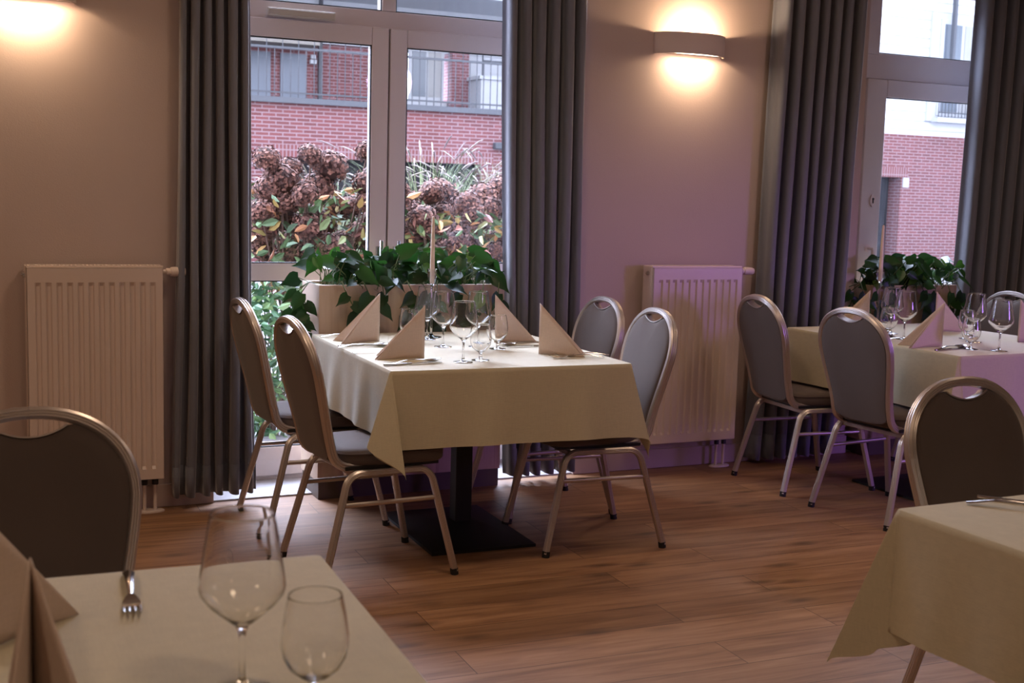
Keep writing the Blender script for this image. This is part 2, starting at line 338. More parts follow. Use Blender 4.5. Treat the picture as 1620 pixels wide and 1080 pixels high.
# ---- right glazed door
d1=empty('door_1',(0,0,0)); st(d1)
f=MB(); ring(f,O2[0],O2[1],0,OT,.10,FY+.02,FY+.09,wbm=.035,wl=.262); f.box(O2[0]+.262,O2[1]-.1,FY+.02,FY+.09,2.123,2.27); f.box(4.8,4.91,FY+.062,FY+.09,.03,2.2); f.box(4.8,6.3,FY+.062,FY+.09,2.10,2.2); f.build('door_frame',M_pvc,d1,bevel=.004)
s=MB(); a,b=4.885,6.2; ring(s,a,b,.03,2.12,.145,FY-.005,FY+.06,wt=.10,wbm=.16); so=s.build('door_leaf',M_pvc,d1,bevel=.005)
pane(so,a+.14,b-.14,.18,2.03,FY); gask(so,a+.145,b-.145,.19,2.02,FY)
pane(d1,4.95+.01,6.24,2.266,OT-.095,FY+.02); 
st_ = MB(); st_.box(4.80,4.975,FY+.015,FY+.09,2.26,OT-.1); st_.build('door_frame_post',M_pvc,d1,bevel=.004)
gask(d1,4.975,6.245,2.27,OT-.10,FY+.02)
k=MB(); k.lathe([(0,0),(.017,0),(.02,-.003),(.02,-.008),(0,-.008)],n=20,M=Matrix.Translation((4.968,FY-.005,1.42))@Matrix.Scale(1.8,4,(0,0,1))@Matrix.Rotation(-PI/2,4,'X'))
ko=k.build('keyhole_plate',M_white,so)
k=MB(); k.box(4.964,4.972,FY-.0155,FY-.010,1.405,1.425); k.lathe([(0,0),(.007,0),(.007,-.004),(0,-.004)],n=12,M=Matrix.Translation((4.968,FY-.012,1.43))@Matrix.Rotation(-PI/2,4,'X')); k.build('keyhole',M_gask,ko)
k=MB(); k.lathe([(0,0),(.022,0),(.024,-.004),(.0,-.006)],n=20,M=Matrix.Translation((4.955,FY-.005,1.14))@Matrix.Rotation(-PI/2,4,'X')); k.tube([(4.955,FY-.006,1.14),(4.955,FY-.05,1.14),(4.955,FY-.052,1.13),(4.955,FY-.05,1.03)],.009); k.build('door_handle',M_white,so)
bx('door_closer',M_blk,5.72,5.95,FY-.06,FY-.006,2.135,2.19,d1,bevel=.004)

# ---------------------------------------------------------------- radiators
def radiator(x0,label):
    t=empty('radiator',(x0,0,0),0,label,'radiator'); w=.534; z0,z1=.154,1.054; y0=5.288; y1=YW-.03
    nx=12; pitch=w/(nx+.35); mb=MB(); cols=[]
    # front panel with pressed vertical channels: height field
    xs=[]; 
    m0=.022
    g=(w-2*m0)/nx
    zs=[z0,z0+.012]+[z0+.045+.0*i for i in range(1)]+[z0+.058]+[z1-.075,z1-.06,z1-.02,z1]
    prof=[(0,0),(m0,0)]
    for i in range(nx):
        c=m0+g*(i+.5); prof+=[(c-g*.30,0),(c-g*.18,1),(c+g*.18,1),(c+g*.30,0)]
    prof+=[(w-m0,0),(w,0)]
    depth=[0,0,0,.009,.009,0,0,0]
    vs=[];fs=[]
    for j,z in enumerate(zs):
        for (x,d) in prof: vs.append((x,y0+d*depth[j],z))
    n=len(prof)
    for j in range(len(zs)-1):
        for i in range(n-1): fs.append((j*n+i,j*n+i+1,(j+1)*n+i+1,(j+1)*n+i))
    mb.add(vs,fs); mb.box(0,w,y0+.0095,y0+.018,z0,z1)
    mb.box(0,w,y0,y0+.01,z1-.0015,z1); mb.box(0,.0015,y0,y0+.012,z0,z1); mb.box(w-.0015,w,y0,y0+.012,z0,z1); mb.box(0,w,y0,y0+.012,z0,z0+.0015)
    mb.build('front_panel',M_white,t,smooth=25,recalc=False)
    b=MB(); b.box(.004,w-.004,y1-.014,y1,z0,z1-.004); b.build('back_panel',M_white,t,bevel=.003)
    for xx in (0,w): b=MB(); b.box(xx-.003,xx+.003,y0+.018,y1,z0+.004,z1+.006); b.build('side_panel',M_white,t,bevel=.002)
    b=MB()
    b.box(-.002,w+.002,y0+.012,y0+.024,z1-.002,z1+.008); b.box(-.002,w+.002,y1-.01,y1,z1-.002,z1+.008)
    for i in range(34): b.box(.008+i*(w-.016)/34,.008+i*(w-.016)/34+.007,y0+.024,y1-.01,z1+.001,z1+.006)
    b.build('top_grille',M_white,t,bevel=.001)
    b=MB()
    for i in range(40): xx=.02+i*(w-.04)/40; b.box(xx,xx+.001,y0+.02,y1-.016,z0+.03,z1-.03)
    b.build('convector_fins',M_white,t,smooth=0)
    b=MB(); R=Matrix.Rotation(PI/2,4,'Y')
    b.lathe([(.0,0),(.010,0),(.010,.016),(.015,.018),(.015,.034),(.019,.036),(.021,.05),(.019,.085),(.015,.097),(0,.099)],n=20,M=Matrix.Translation((w+.003,y0+.05,z1-.02))@R); b.build('thermostat_valve',M_white,t)
    b=MB(); b.lathe([(0,0),(.012,0),(.012,.008),(.006,.009),(.006,.014),(0,.014)],n=6,M=Matrix.Translation((-.003,y0+.05,z1-.03))@Matrix.Rotation(-PI/2,4,'Y')); b.build('vent_plug',M_steel,t)
    for xx in (w-.075,w-.03):
        b=MB(); b.tube([(xx,y0+.055,z0+.005),(xx,y0+.055,.006)],.008,10); b.build('supply_pipe',M_white,t)
        b=MB(); b.lathe([(0,0),(.014,0),(.014,.03),(.011,.034),(0,.034)],(xx,y0+.055,z0-.034),n=6); b.build('pipe_valve',M_cop,t)
    b=MB(); b.lathe([(0,0),(.045,0),(.045,.006),(.04,.01),(0,.01)],n=28,M=Matrix.Translation((w-.052,y0+.055,0.0))@Matrix.Scale(1.35,4,(1,0,0))@Matrix.Scale(.7,4,(0,1,0))); b.build('pipe_collar',M_white,t)
    for xx in (.06,w-.12): bx('wall_bracket',M_white,xx,xx+.03,y1,YW,z1-.15,z1-.1,t)
radiator(.3135,'white panel radiator on the wall left of all the curtains')
radiator(3.24,'white panel radiator below the curved wall lamp, between the two middle curtains')

# ---------------------------------------------------------------- wall lamps
def sconce(cx,label):
    t=empty('wall_lamp',(cx,YW,2.17),0,label,'wall lamp'); w=.205; dep=.115; h=.052
    n=28; out=[];inn=[]
    for i in range(n+1):
        a=PI+PI*i/n; out.append((w*math.cos(a),dep*math.sin(a))); inn.append(((w-.008)*math.cos(a),(dep-.008)*math.sin(a)))
    mb=MB(); N=n+1
    vs=[(x,y,-h) for x,y in out]+[(x,y,h) for x,y in out]+[(x,y,-h) for x,y in inn]+[(x,y,h) for x,y in inn]
    fs=[]
    for i in range(n):
        fs+=[(i,i+1,N+i+1,N+i),(2*N+i,3*N+i,3*N+i+1,2*N+i+1),(i,2*N+i,2*N+i+1,i+1),(N+i,N+i+1,3*N+i+1,3*N+i)]
    fs+=[(0,N,3*N,2*N),(n,2*N+n,3*N+n,N+n)]
    mb.add(vs,fs).build('lamp_shade',M_sconce,t,smooth=50)
    b=MB(); b.box(-.19,.19,-.018,-.001,-.045,.045); b.build('back_plate',M_sconce,t,bevel=.003)
    b=MB(); m=[(x*.86,y*.80-.014) for x,y in out if y<-.02]; N=len(m)
    b.add([(x,y,-h+.006) for x,y in m]+[(x,y,-h+.010) for x,y in m],[tuple(range(N)),tuple(range(N,2*N))[::-1]]+[(k,k+N,(k+1)%N+N,(k+1)%N) for k in range(N)]); b.build('glass_diffuser',M_glow,t,smooth=0)
    b=MB(); b.tube([(-.05,-.055,.0),(.05,-.055,.0)],.012,12); b.build('bulb',MATS['lit_frosted_diffuser'],t)
    l=light('bulb_light','POINT',(cx+.02,YW-.06,2.195),17,(1,.70,.42),.02)
    l2=light('bulb_light','AREA',(cx+.01,YW-.062,2.112),3.2,(1,.70,.42),.22,size_y=.06)
sconce(3.468,'curved half-round wall lamp glowing above the right radiator')
sconce(.325,'wall lamp cut off by the top left corner of the photo')

# ---------------------------------------------------------------- curtains
def curtain(xt0,xt1,xb0,xb1,nf,ph,label,amp=.045,Y=5.335,hem=.045,seed=0,wide=None):
    t=empty('curtain',((xt0+xt1)/2,Y,0),0,label,'curtain'); cx=(xt0+xt1)/2
    rnd=random.Random(seed); NX=nf*18; NZ=40
    # irregular fold phases
    cuts=[0]
    for i in range(nf): cuts.append(cuts[-1]+rnd.uniform(.75,1.25))
    tot=cuts[-1]; amps=[rnd.uniform(.75,1.2) for _ in range(nf+1)]
    vs=[];fs=[]
    for j in range(NZ+1):
        zf=j/NZ; z=hem+(2.88-hem)*zf
        for i in range(NX+1):
            u=i/NX*tot; k=min(nf-1,max(q for q in range(nf) if cuts[q]<=u+1e-9)); lu=(u-cuts[k])/(cuts[k+1]-cuts[k])
            th=2*PI*lu+ph
            flare=1-zf
            x0=xb0+(xt0-xb0)*min(1,zf*1.15)**.8; x1=xb1+(xt1-xb1)*min(1,zf*1.15)**.8
            am=amp*amps[k]*(1-.15*flare)
            x=x0+(x1-x0)*(u/tot)+.25*am*math.sin(2*th)*.8+.006*math.sin(3.1*z+u*2+seed)*flare
            y=am*math.cos(th)+.004*noise.noise((u*3,z*2,seed))
            zz=z+(.006*math.sin(th*1.0+1) if j==0 else 0)
            vs.append((x-cx,y,zz))
    n=NX+1
    fs=[(j*n+i,j*n+i+1,(j+1)*n+i+1,(j+1)*n+i) for j in range(NZ) for i in range(NX)]
    MB().add(vs,fs).build('drape',M_cur,t,smooth=60,recalc=False,solid=.0025)
    # stitched hem: band of doubled cloth
    hv=[]; 
    for (x,y,z) in vs[:n]: hv.append((x,y-.0022,hem-.001))
    for (x,y,z) in vs[:n]: hv.append((x,y-.0022,hem+.13))
    MB().add(hv,[(i,i+1,n+i+1,n+i) for i in range(n-1)]).build('hem',M_cur,t,smooth=60,recalc=False,solid=.0015)
    b=MB(); b.box(xt0-cx-.03,xt1-cx+.03,-.015,.015,2.88,2.92); b.build('curtain_track',M_white,t)
curtain(.93,1.215,.885,1.245,6,.6,'grey velvet curtain right beside the left radiator',amp=.04,hem=.062,seed=3)
curtain(2.40,2.84,2.475,2.865,6,.2,'grey velvet curtain hanging between the left window and the wall lamp',amp=.055,seed=5)
curtain(3.955,4.50,3.90,4.44,7,.0,'grey velvet curtain right of the right radiator',amp=.055,hem=.03,seed=11)
curtain(5.33,6.05,5.28,6.0,8,.3,'grey velvet curtain at the right edge of the photo',amp=.055,hem=.03,seed=8)

# ================================================================ CHAIRS
def hoop_half(sgn):
    """centre line of back frame from top centre to seat rail end (one side)"""
    pts=[]
    def pl(s,y): # back plane: s = height along
        z=s; x=-.20-(z-.46)*.235
        return Vector((x,y*sgn,z))
    # arch: superellipse centre (0,.765), half width .198, height .172
    for i in range(15):
        a=PI/2*(1-i/14); c=max(0,math.cos(a)); s_=max(0,math.sin(a))
        pts.append(pl(.765+.172*(s_**.92 if s_>0 else 0),.200*(c**.92 if c>0 else 0)))
    for i in range(1,12):
        t=i/11; z=.765-(.765-.52)*t; e=t*t*(3-2*t)*.55+t*.45; pts.append(pl(z,.200-.036*e))
    x0=pts[-1].x; y=pts[-1].y
    base=[pts[-1],Vector((x0+.022,y,.425)),Vector((.06,y*1.02,.405))]
    pts=pts[:-1]+rounded(base,[.07],8)
    return pts
def prof_frame(a,b,r=.006,groove=.002):
    # rounded rectangle 2a (N) x 2b (B) with two grooves on the outer (b) faces
    P=[]
    def side(p0,p1,g):
        n=7
        for i in range(n):
            t=i/n; x=p0[0]+(p1[0]-p0[0])*t; y=p0[1]+(p1[1]-p0[1])*t
            d=-g if i in (2,5) else 0
            nx,ny=(p1[1]-p0[1]),-(p1[0]-p0[0]); L=math.hypot(nx,ny); P.append((x+nx/L*d,y+ny/L*d))
    c=r
    side((-a+c,-b),(a-c,-b),groove); P.append((a-c,-b)); side((a,-b+c),(a,b-c),groove*.8); P.append((a,b-c))
    side((a-c,b),(-a+c,b),groove); P.append((-a+c,b)); side((-a,b-c),(-a,-b+c),groove*.8); P.append((-a,-b+c))
    return P
def make_chair():
    t=empty('banquet_chair',(0,0,0),0,'x','chair')
    R=hoop_half(1); Lh=[Vector((p.x,-p.y,p.z)) for p in R]
    path=Lh[::-1]+R[1:]
    # constant normal: back plane normal start at top; sweep both halves from the top for symmetry
    nrm=Vector((1,0,.235)).normalized(); mb=MB(); pr=prof_frame(.016,.0125)
    mb.sweep(R,pr,nrm); mb.sweep(Lh,pr,nrm); mb.build('back_frame',M_alu,t,smooth=35)
    # backrest pad
    def P3(y,z,off): 
        x=-.20-(z-.46)*.235; return Vector((x+off*nrm.x,y,z+off*nrm.z))
    inner=[]
    for p in R[:27]:
        inner.append((p.y,p.z))
    cz=.72
    outl=[]
    for (y,z) in inner:  # inset by frame half width
        d=Vector((y,z-cz)); 
        outl.append((y-.0115*(y/.2 if abs(y)>1e-6 else 0),z-(.012*max(0,(z-.80)/.137))))
    # handle notch
    ytop=lambda y: max(0,.072-abs(y))
    res=[]
    for (y,z) in outl:
        if z>.80 and y<.072:
            continue
        res.append((y,z))
    notch=[]
    ze=[z for y,z in outl if y>=.072][0]
    for i in range(9):
        y=.072*i/8; notch.append((y,(ze-.002)-.022*max(0,math.cos(PI/2*y/.072))**.8))
    right=notch+res
    # bottom: rounded scoop
    yb,zb=right[-1]; 
    for i in range(1,9):
        a=PI/2*i/8; right.append((yb*max(0,math.cos(a))**.6 if i<8 else 0,zb-.035*math.sin(a)))
    ring_=right+[(-y,z) for y,z in right[-2:0:-1]]
    n=len(ring_); cen=(0,.70); vs=[];fs=[]
    layers=[(1,-.009),(1,.007),(.985,.015),(.93,.021),(.8,.026),(.5,.030),(.2,.031)]
    back=[(.99,-.014),(.93,-.017),(.6,-.018),(.2,-.018)]
    seq=[(s,o) for s,o in back[::-1]]+layers
    for s_,o_ in seq:
        for (y,z) in ring_: vs.append(P3(y*s_,cen[1]+(z-cen[1])*s_,o_))
    m=len(seq)
    for j in range(m-1):
        for i in range(n): fs.append((j*n+i,j*n+(i+1)%n,(j+1)*n+(i+1)%n,(j+1)*n+i))
    fs+=[tuple(range(n))[::-1],tuple((m-1)*n+i for i in range(n))]
    MB().add(vs,fs).build('backrest',M_fab,t,smooth=50)
    # metal lip of the hand hole
    lip=[P3(y,z+.002,.0) for y,z in ([(-y,z) for y,z in notch[::-1]]+notch[1:])]
    MB().sweep(lip,prof_frame(.017,.002,.0008,0),nrm).build('handle_rim',M_alu,t,smooth=35)
    # seat
    ol=[]
    fx,rx=.235,-.185; wf,wr=.212,.178; N=48
    for i in range(N):
        a=2*PI*i/N; c,s_=math.cos(a),math.sin(a); e=.38
        cx_=abs(c)**e*(1 if c>0 else -1); sy=abs(s_)**e*(1 if s_>0 else -1)
        x=(fx+rx)/2+(fx-rx)/2*cx_; wdt=wr+(wf-wr)*((x-rx)/(fx-rx)); ol.append((x+.012*(1-sy*sy)*(1 if c>0 else 0),wdt*sy))
    seq=[(.90,.424),(.97,.426),(1.0,.434),(1.0,.458),(.99,.471),(.955,.480),(.85,.486),(.5,.490),(.15,.491)]
    vs=[];fs=[];n=N
    for s_,z in seq:
        for (x,y) in ol: vs.append((.025+(x-.025)*s_,y*s_,z))
    for j in range(len(seq)-1):
        for i in range(n): fs.append((j*n+i,j*n+(i+1)%n,(j+1)*n+(i+1)%n,(j+1)*n+i))
    fs+=[tuple(range(n))[::-1],tuple((len(seq)-1)*n+i for i in range(n))]
    seat=MB().add(vs,fs).build('seat',M_fab,t,smooth=60)
    pp=[Vector((.025+(x-.025)*1.004,y*1.004,.469)) for x,y in ol]; pp.append(pp[0]); MB().tube(pp,.0035,6).build('piping',M_fab,seat,smooth=60)
    b=MB(); b.box(-.16,.20,-.185,.185,.414,.426); b.build('seat_base',M_blk,t)
    pl=prof_frame(.0135,.0115,.005,.0018)
    for sg in (-1,1):
        yt=.190*sg; yf=.228*sg
        for (xf,xt) in ((.255,.165),(-.255,-.150)):
            m_=(.008,yt,.402)
            base=[Vector(m_),Vector((xt,yt,.402)),Vector((xf,yf,.012))]
            pts=rounded(base,[.062],8); mb=MB(); mb.sweep(pts,pl,Vector((0,1,0)))
            lg=mb.build('leg',M_alu,t,smooth=35)
            d=(pts[-1]-pts[-2]).normalized(); c=MB(); c.sweep([pts[-1]-d*.012,Vector((xf,yf,0))],[(.0155*math.cos(2*PI*k/12),.015*math.sin(2*PI*k/12)) for k in range(12)],Vector((0,1,0))); c.build('foot_cap',M_cap,lg)
        zz=.292; f_=(.402-zz)/(.39); ys=yt+(yf-yt)*f_; xa=.165+(.255-.165)*f_; xb=-.150-(.105)*f_
        MB().sweep([(xb,ys,zz),(xa,ys,zz)],[(.009*math.cos(2*PI*k/10),.007*math.sin(2*PI*k/10)) for k in range(10)],(0,0,1)).build('stretcher',M_alu,t)
    for xx in (.13,-.13): mb=MB(); mb.box(xx,xx+.02,-.18,.18,.385,.405); mb.build('cross_rail',M_alu,t,bevel=.003)
    return t
CH=make_chair()
R_=math.radians
chairs=[(1.43,4.30,3.6,'silver framed banquet chair, nearer of the two left of the candle-lit middle table','chairs at the middle table'),
 (1.42,5.03,1.5,'silver framed banquet chair beside the curtain, farther of two left of the middle table','chairs at the middle table'),
 (2.383,4.375,176,'pale grey banquet chair, nearer of the two on the right of the middle table','chairs at the middle table'),
 (2.435,4.89,180,'pale grey banquet chair before the curtain, farther of two right of the middle table','chairs at the middle table'),
 (3.906,4.885,-4.7,'banquet chair just right of the right radiator, by its lower corner','chairs at the right back table'),
 (3.914,4.27,5.9,'banquet chair on the near left side of the table at the right back','chairs at the right back table'),
 (2.47,2.135,-90,'banquet chair behind the tablecloth in the lower right corner','chairs at the front tables'),
 (.165,2.305,-88,'dark backed banquet chair at the left edge, behind the front left table','chairs at the front tables'),
 (4.99,4.93,180,'blue lit banquet chair back at the far right edge, behind the wine glasses','chairs at the right back table')]
for i,(x,y,r,l,g) in enumerate(chairs):
    o=CH if i==0 else copy_tree(CH); place(o,x,y,0,R_(r),l,g)

# ================================================================ TABLES
TZ=.765
def corner_interp(ctrl,ph):
    for (p0,a0,b0),(p1,a1,b1) in zip(ctrl,ctrl[1:]):
        if ph<=p1+1e-6:
            t=(ph-p0)/(p1-p0); t=t*t*(3-2*t); return a0+(a1-a0)*t,b0+(b1-b0)*t
    return ctrl[-1][1:]
def tablecloth(name,x,y,rz,w,l,corners,label,drop=(.292,.268,.28,.268),seed=1,group=None,near='fl'):
    """origin at front-left table corner, +x along w, +y along l; corners: order FR, BR, BL, FL"""
    t=empty('tablecloth',(x,y,0),rz,label,'tablecloth',group)
    DEF=[(0,3,0),(20,4,8),(45,13,13),(70,8,4),(90,0,3)]
    c=[(0,0),(w,0),(w,l),(0,l)]; nrm=[Vector((0,-1,0)),Vector((1,0,0)),Vector((0,1,0)),Vector((-1,0,0))]
    samp=[] # (pos, outward, gen dir, length)
    rnd=random.Random(seed)
    for sd in range(4):
        p0=Vector((*c[sd],0)); p1=Vector((*c[(sd+1)%4],0)); L=(p1-p0).length; n=int(L/.02); nv=nrm[sd]; ph=rnd.uniform(0,6)
        for i in range(1,n):
            s=i/n; env=math.sin(PI*s)**.5 if s>0 else 0
            wv=(1.6*math.sin(s*L*17+ph)+1.1*math.sin(s*L*31+ph*2))*env
            samp.append((p0+(p1-p0)*s,nv,(math.tan(R_(3+wv)),nv,0,nv),drop[sd]))
        ctrl=(corners[sd] if corners and corners[sd] else DEF); n2=nrm[(sd+1)%4]
        for i in range(0,49):
            phi=90*i/48; a,b=corner_interp(ctrl,phi)
            u_=phi/90; u_=u_*u_*(3-2*u_); Lr=(drop[sd]*(1-u_)+drop[(sd+1)%4]*u_)/max(math.cos(R_(phi)),math.sin(R_(phi)))
            ow=(nv*math.cos(R_(phi))+n2*math.sin(R_(phi)))
            samp.append((p1-nv*.012-n2*.012+ow*.012,ow,(math.tan(R_(a)),nv,math.tan(R_(b)),n2),Lr))
    K=22; n=len(samp); vs=[];fs=[]
    for (p,ow,(ta,va,tb,vb),Lr) in samp:
        g=(Vector((0,0,-1))+va*ta+vb*tb).normalized(); q=p-Vector(ow)*.006; q=Vector((q.x,q.y,TZ)); pr=0
        for k in range(K+1):
            r=Lr*(k/K)**1.25
            # integrate
            st_=(r-pr)
            if st_>0:
                sub=4
                for m in range(sub):
                    rr=pr+st_*(m+.5)/sub; u=min(1,rr/.016); u=u*u*(3-2*u)
                    d=(Vector(ow)*(1-u)+g*u)
                    if d.length<1e-6: d=g
                    # skirt hangs straighter near the hem
                    d=d.normalized(); q=q+d*(st_/sub)
            pr=r; vs.append(q.copy())
    for i in range(n):
        j=(i+1)%n
        for k in range(K): fs.append((i*(K+1)+k,j*(K+1)+k,j*(K+1)+k+1,i*(K+1)+k+1))
    # top
    fs.append(tuple(i*(K+1) for i in range(n)))
    MB().add(vs,fs).build('cloth',M_cloth,t,smooth=45,solid=.0012)
    # hem band
    hv=[];hf=[]
    for i in range(n):
        for k in (K-2,K): 
            hv.append(vs[i*(K+1)+k])
    m=MB()
    off=[]
    for i in range(n):
        a=vs[i*(K+1)+K]; b=vs[((i+1)%n)*(K+1)+K]; cc=vs[i*(K+1)+K-2]; nn=(b-a).cross(cc-a)
        off.append(nn.normalized() if nn.length>1e-9 else Vector((0,0,0)))
    vv=[]
    for i in range(n):
        o_=-off[i]*.0011
        a=vs[i*(K+1)+K]; cc=vs[i*(K+1)+K-2]; dd=(cc-a).normalized()*.028
        vv+=[a-o_,a+dd-o_]
    hf=[(2*i,2*((i+1)%n),2*((i+1)%n)+1,2*i+1) for i in range(n)]
    m.add(vv,hf).build('hem',M_cloth,t,smooth=45,recalc=False)
    return t
def table(x,y,rz,w,l,label,bx0,bx1,by0,by1,col=(.5,.5),round_=False):
    t=empty('pedestal_table',(x,y,0),rz,label,'table')
    bx('tabletop',M_board,.012,w-.012,.012,l-.012,.732,.7625,t,bevel=.003)
    b=MB(); cx,cy=col; bw=.036; b.box(cx-bw,cx+bw,cy-bw,cy+bw,.02,.70); b.build('column',M_blk,t,bevel=.004)
    b=MB(); vs=[(bx0,by0,0),(bx1,by0,0),(bx1,by1,0),(bx0,by1,0),(bx0,by0,.012),(bx1,by0,.012),(bx1,by1,.012),(bx0,by1,.012),(cx-.045,cy-.045,.045),(cx+.045,cy-.045,.045),(cx+.045,cy+.045,.045),(cx-.045,cy+.045,.045)]
    b.add(vs,[(0,3,2,1),(0,1,5,4),(1,2,6,5),(2,3,7,6),(3,0,4,7),(4,5,9,8),(5,6,10,9),(6,7,11,10),(7,4,8,11),(8,9,10,11)]); b.build('base_plate',M_blk,t,smooth=20)
    b=MB(); b.box(cx-.03,cx+.03,cy-.3,cy+.3,.70,.732); b.box(cx-.3,cx+.3,cy-.03,cy+.03,.70,.732); b.build('support_arm',M_blk,t)
    return t
MID_FL=[(0,0,1),(18,19,5),(45,-5,11),(66,16,3),(90,0,3)]
MID_FL=[(0,3,0),(20,19,7),(45,-5,13),(70,14,2),(90,0,3)]
MID_FR=[(0,3,0),(28,5,15),(45,0,14),(62,-9,13),(76,-9,6),(90,0,3)]
TW,TL=.969,1.146
table(1.444,4.103,-.031,TW,TL,'dark pedestal table under the middle tablecloth by the left window',.25,.69,.23,.88,(.49,.56))
tablecloth('c',1.444,4.103,-.031,TW,TL,[MID_FR,None,None,MID_FL],'cream tablecloth on the middle table, whole in view',seed=4)
table(3.953,3.936,.032,TW,TL,'dark pedestal table under the cloth at the right back',.25,.69,.23,.88,(.49,.56))
tablecloth('c',3.953,3.936,.032,TW,TL,[None,None,None,[(0,3,0),(20,14,5),(45,-2,9),(70,8,2),(90,0,3)]],'violet lit tablecloth at the right back, cut by the right edge of the photo',seed=9)
# front left table: long side along x ; origin at its front-left corner
def rot(x,y,a): return (x*math.cos(a)-y*math.sin(a),x*math.sin(a)+y*math.cos(a))
a=-.046; dx,dy=rot(1.25,.969,a); XL,YL=.5913-dx,2.039-dy
table(XL,YL,a,1.25,.969,'pedestal table under the front left tablecloth',.2,1.05,.27,.70,(.62,.48))
tablecloth('c',XL,YL,a,1.25,.969,None,'tablecloth in the lower left corner, under the large foreground wine glass',seed=12)
a=.013; dx,dy=rot(0,.969,a); XR,YR=1.816-dx,1.955-dy
table(XR,YR,a,1.25,.969,'pedestal table under the lower right tablecloth',.2,1.05,.27,.70,(.62,.48))
tablecloth('c',XR,YR,a,1.25,.969,[None,None,[(0,3,0),(22,14,2),(45,15,13),(58,2,5),(74,-15,-1),(90,-1,3)],None],'cream tablecloth in the lower right corner with a flared hanging corner',seed=20)

# ================================================================ TABLEWARE
def wine():
    t=empty('wine_glass',(0,0,0),0,'x','wine glass')
    o_=[(.0400,.2298),(.0402,.2290),(.0405,.2270),(.0465,.190),(.0525,.152),(.0545,.136),(.0525,.127),(.042,.113),(.026,.0985),(.0105,.086),(.0055,.078),(.0042,.068),(.0038,.04),(.0042,.018),(.008,.0075),(.020,.0035),(.036,.0022),(.037,.0010),(.036,0),(0,0)]
    i_=[(.0,.0875),(.0115,.0895),(.026,.1010),(.0415,.1150),(.0514,.1280),(.0534,.137),(.0514,.152),(.0455,.190),(.0394,.2270),(.0391,.2290),(.0392,.2298),(.0396,.2303)]
    MB().lathe(i_+o_,n=40).build('glass_body',M_stem,t,smooth=60)
    return t
def goblet():
    t=empty('water_glass',(0,0,0),0,'x','water glass')
    o_=[(.0333,.1396),(.0335,.1388),(.0338,.1370),(.038,.115),(.0415,.090),(.042,.078),(.039,.062),(.031,.047),(.018,.036),(.008,.031),(.0058,.024),(.0062,.014),(.011,.006),(.024,.003),(.034,.002),(.034,0),(0,0)]
    i_=[(0,.034),(.010,.0355),(.019,.0395),(.030,.050),(.0378,.0635),(.0407,.078),(.0402,.090),(.0367,.115),(.0327,.1370),(.0324,.1388),(.0325,.1396),(.0329,.1401)]
    MB().lathe(i_+o_,n=36).build('glass_body',M_stem,t,smooth=60)
    return t
def napkin():
    t=MB(); h=.205; b=.195
    # two triangular flaps joined on the upright spine (z axis), opening to -x
    for sg in (-1,1):
        for lay in (0,1):
            n=14; vs=[];fs=[]; ang=(17+lay*2.6)*sg; h_=h-lay*.004; b_=b-lay*.006
            d=Vector((-math.cos(R_(ang)),math.sin(R_(ang)),0)); nn=Vector((d.y,-d.x,0))*(-sg)
            for i in range(n+1):
                u=i/n
                for j in range(9):
                    v_=j/8; L=b_*u; top=h_*(1-u)
                    z=top*v_
                    r=L
                    if u>.9: z=min(z,top*v_)
                    bow=.008*math.sin(PI*u)*(1-v_)*1
                    p=d*r+nn*bow+Vector((0,0,z+.0015*math.sin(u*5)*(1-v_)))
                    vs.append((p.x,p.y,max(0,p.z)))
            for i in range(n):
                for j in range(8): fs.append((i*9+j,(i+1)*9+j,(i+1)*9+j+1,i*9+j+1))
            t.add(vs,fs)
    o=t.build('napkin',M_nap,smooth=30,recalc=False,solid=.0016); tag(o,'x','napkin'); return o
def knife():
    t=empty('table_knife',(0,0,0),0,'x','knife')
    mb=MB(); P=[];r=[]
    for i in range(11):
        u=i/10; P.append((-.105+.10*u,0,.004)); 
    prof=[(.0035*math.sin(2*PI*k/10),.0060*math.cos(2*PI*k/10)) for k in range(10)]
    vs=[];fs=[]
    for i,p in enumerate(P):
        u=i/10; s=(.9+.35*math.sin(PI*max(0,.55-u)/.55) if u<.55 else .9-.35*(u-.55)) if i>0 else .6
        for (a,b) in prof: vs.append((p[0],b*s,p[2]+a))
    for i in range(10):
        for k in range(10): fs.append((i*10+k,i*10+(k+1)%10,(i+1)*10+(k+1)%10,(i+1)*10+k))
    fs+=[tuple(range(10))[::-1],tuple(100+k for k in range(10))]
    mb.add(vs,fs).build('handle',M_steel,t,smooth=60)
    ol=[(-.006,.003),(0,.0045),(.02,.007),(.06,.0085),(.09,.0075),(.102,.003),(.106,-.003),(.104,-.0065),(.0,-.0065),(-.006,-.004)]
    m=MB(); n=len(ol); vs=[(x,y,.0028) for x,y in ol]+[(x,y,.0052) for x,y in ol]
    m.add(vs,[tuple(range(n))[::-1],tuple(range(n,2*n))]+[(k,(k+1)%n,(k+1)%n+n,k+n) for k in range(n)]).build('blade',M_steel,t,smooth=20)
    return t
def hand(mb,zarch=.010):
    # flat curved handle strip along x from -.10 to .03
    vs=[];fs=[];n=16
    for i in range(n+1):
        u=i/n; x=-.10+.135*u; w=(.0042+.0055*(1-u)**1.6) if i>0 else .006; w=w if u<.75 else w*(1-.25*(u-.75)/.25)
        z=.003+zarch*math.sin(PI*min(1,u*1.02))**1.3*.6+.006*u
        for (yy,zz) in ((-w,0),(-w*.6,.0016),(0,.0022),(w*.6,.0016),(w,0),(0,-.0010)): vs.append((x,yy,z+zz))
    for i in range(n):
        for k in range(6): fs.append((i*6+k,i*6+(k+1)%6,(i+1)*6+(k+1)%6,(i+1)*6+k))
    fs+=[tuple(range(6))[::-1],tuple(n*6+k for k in range(6))]; mb.add(vs,fs); return .009
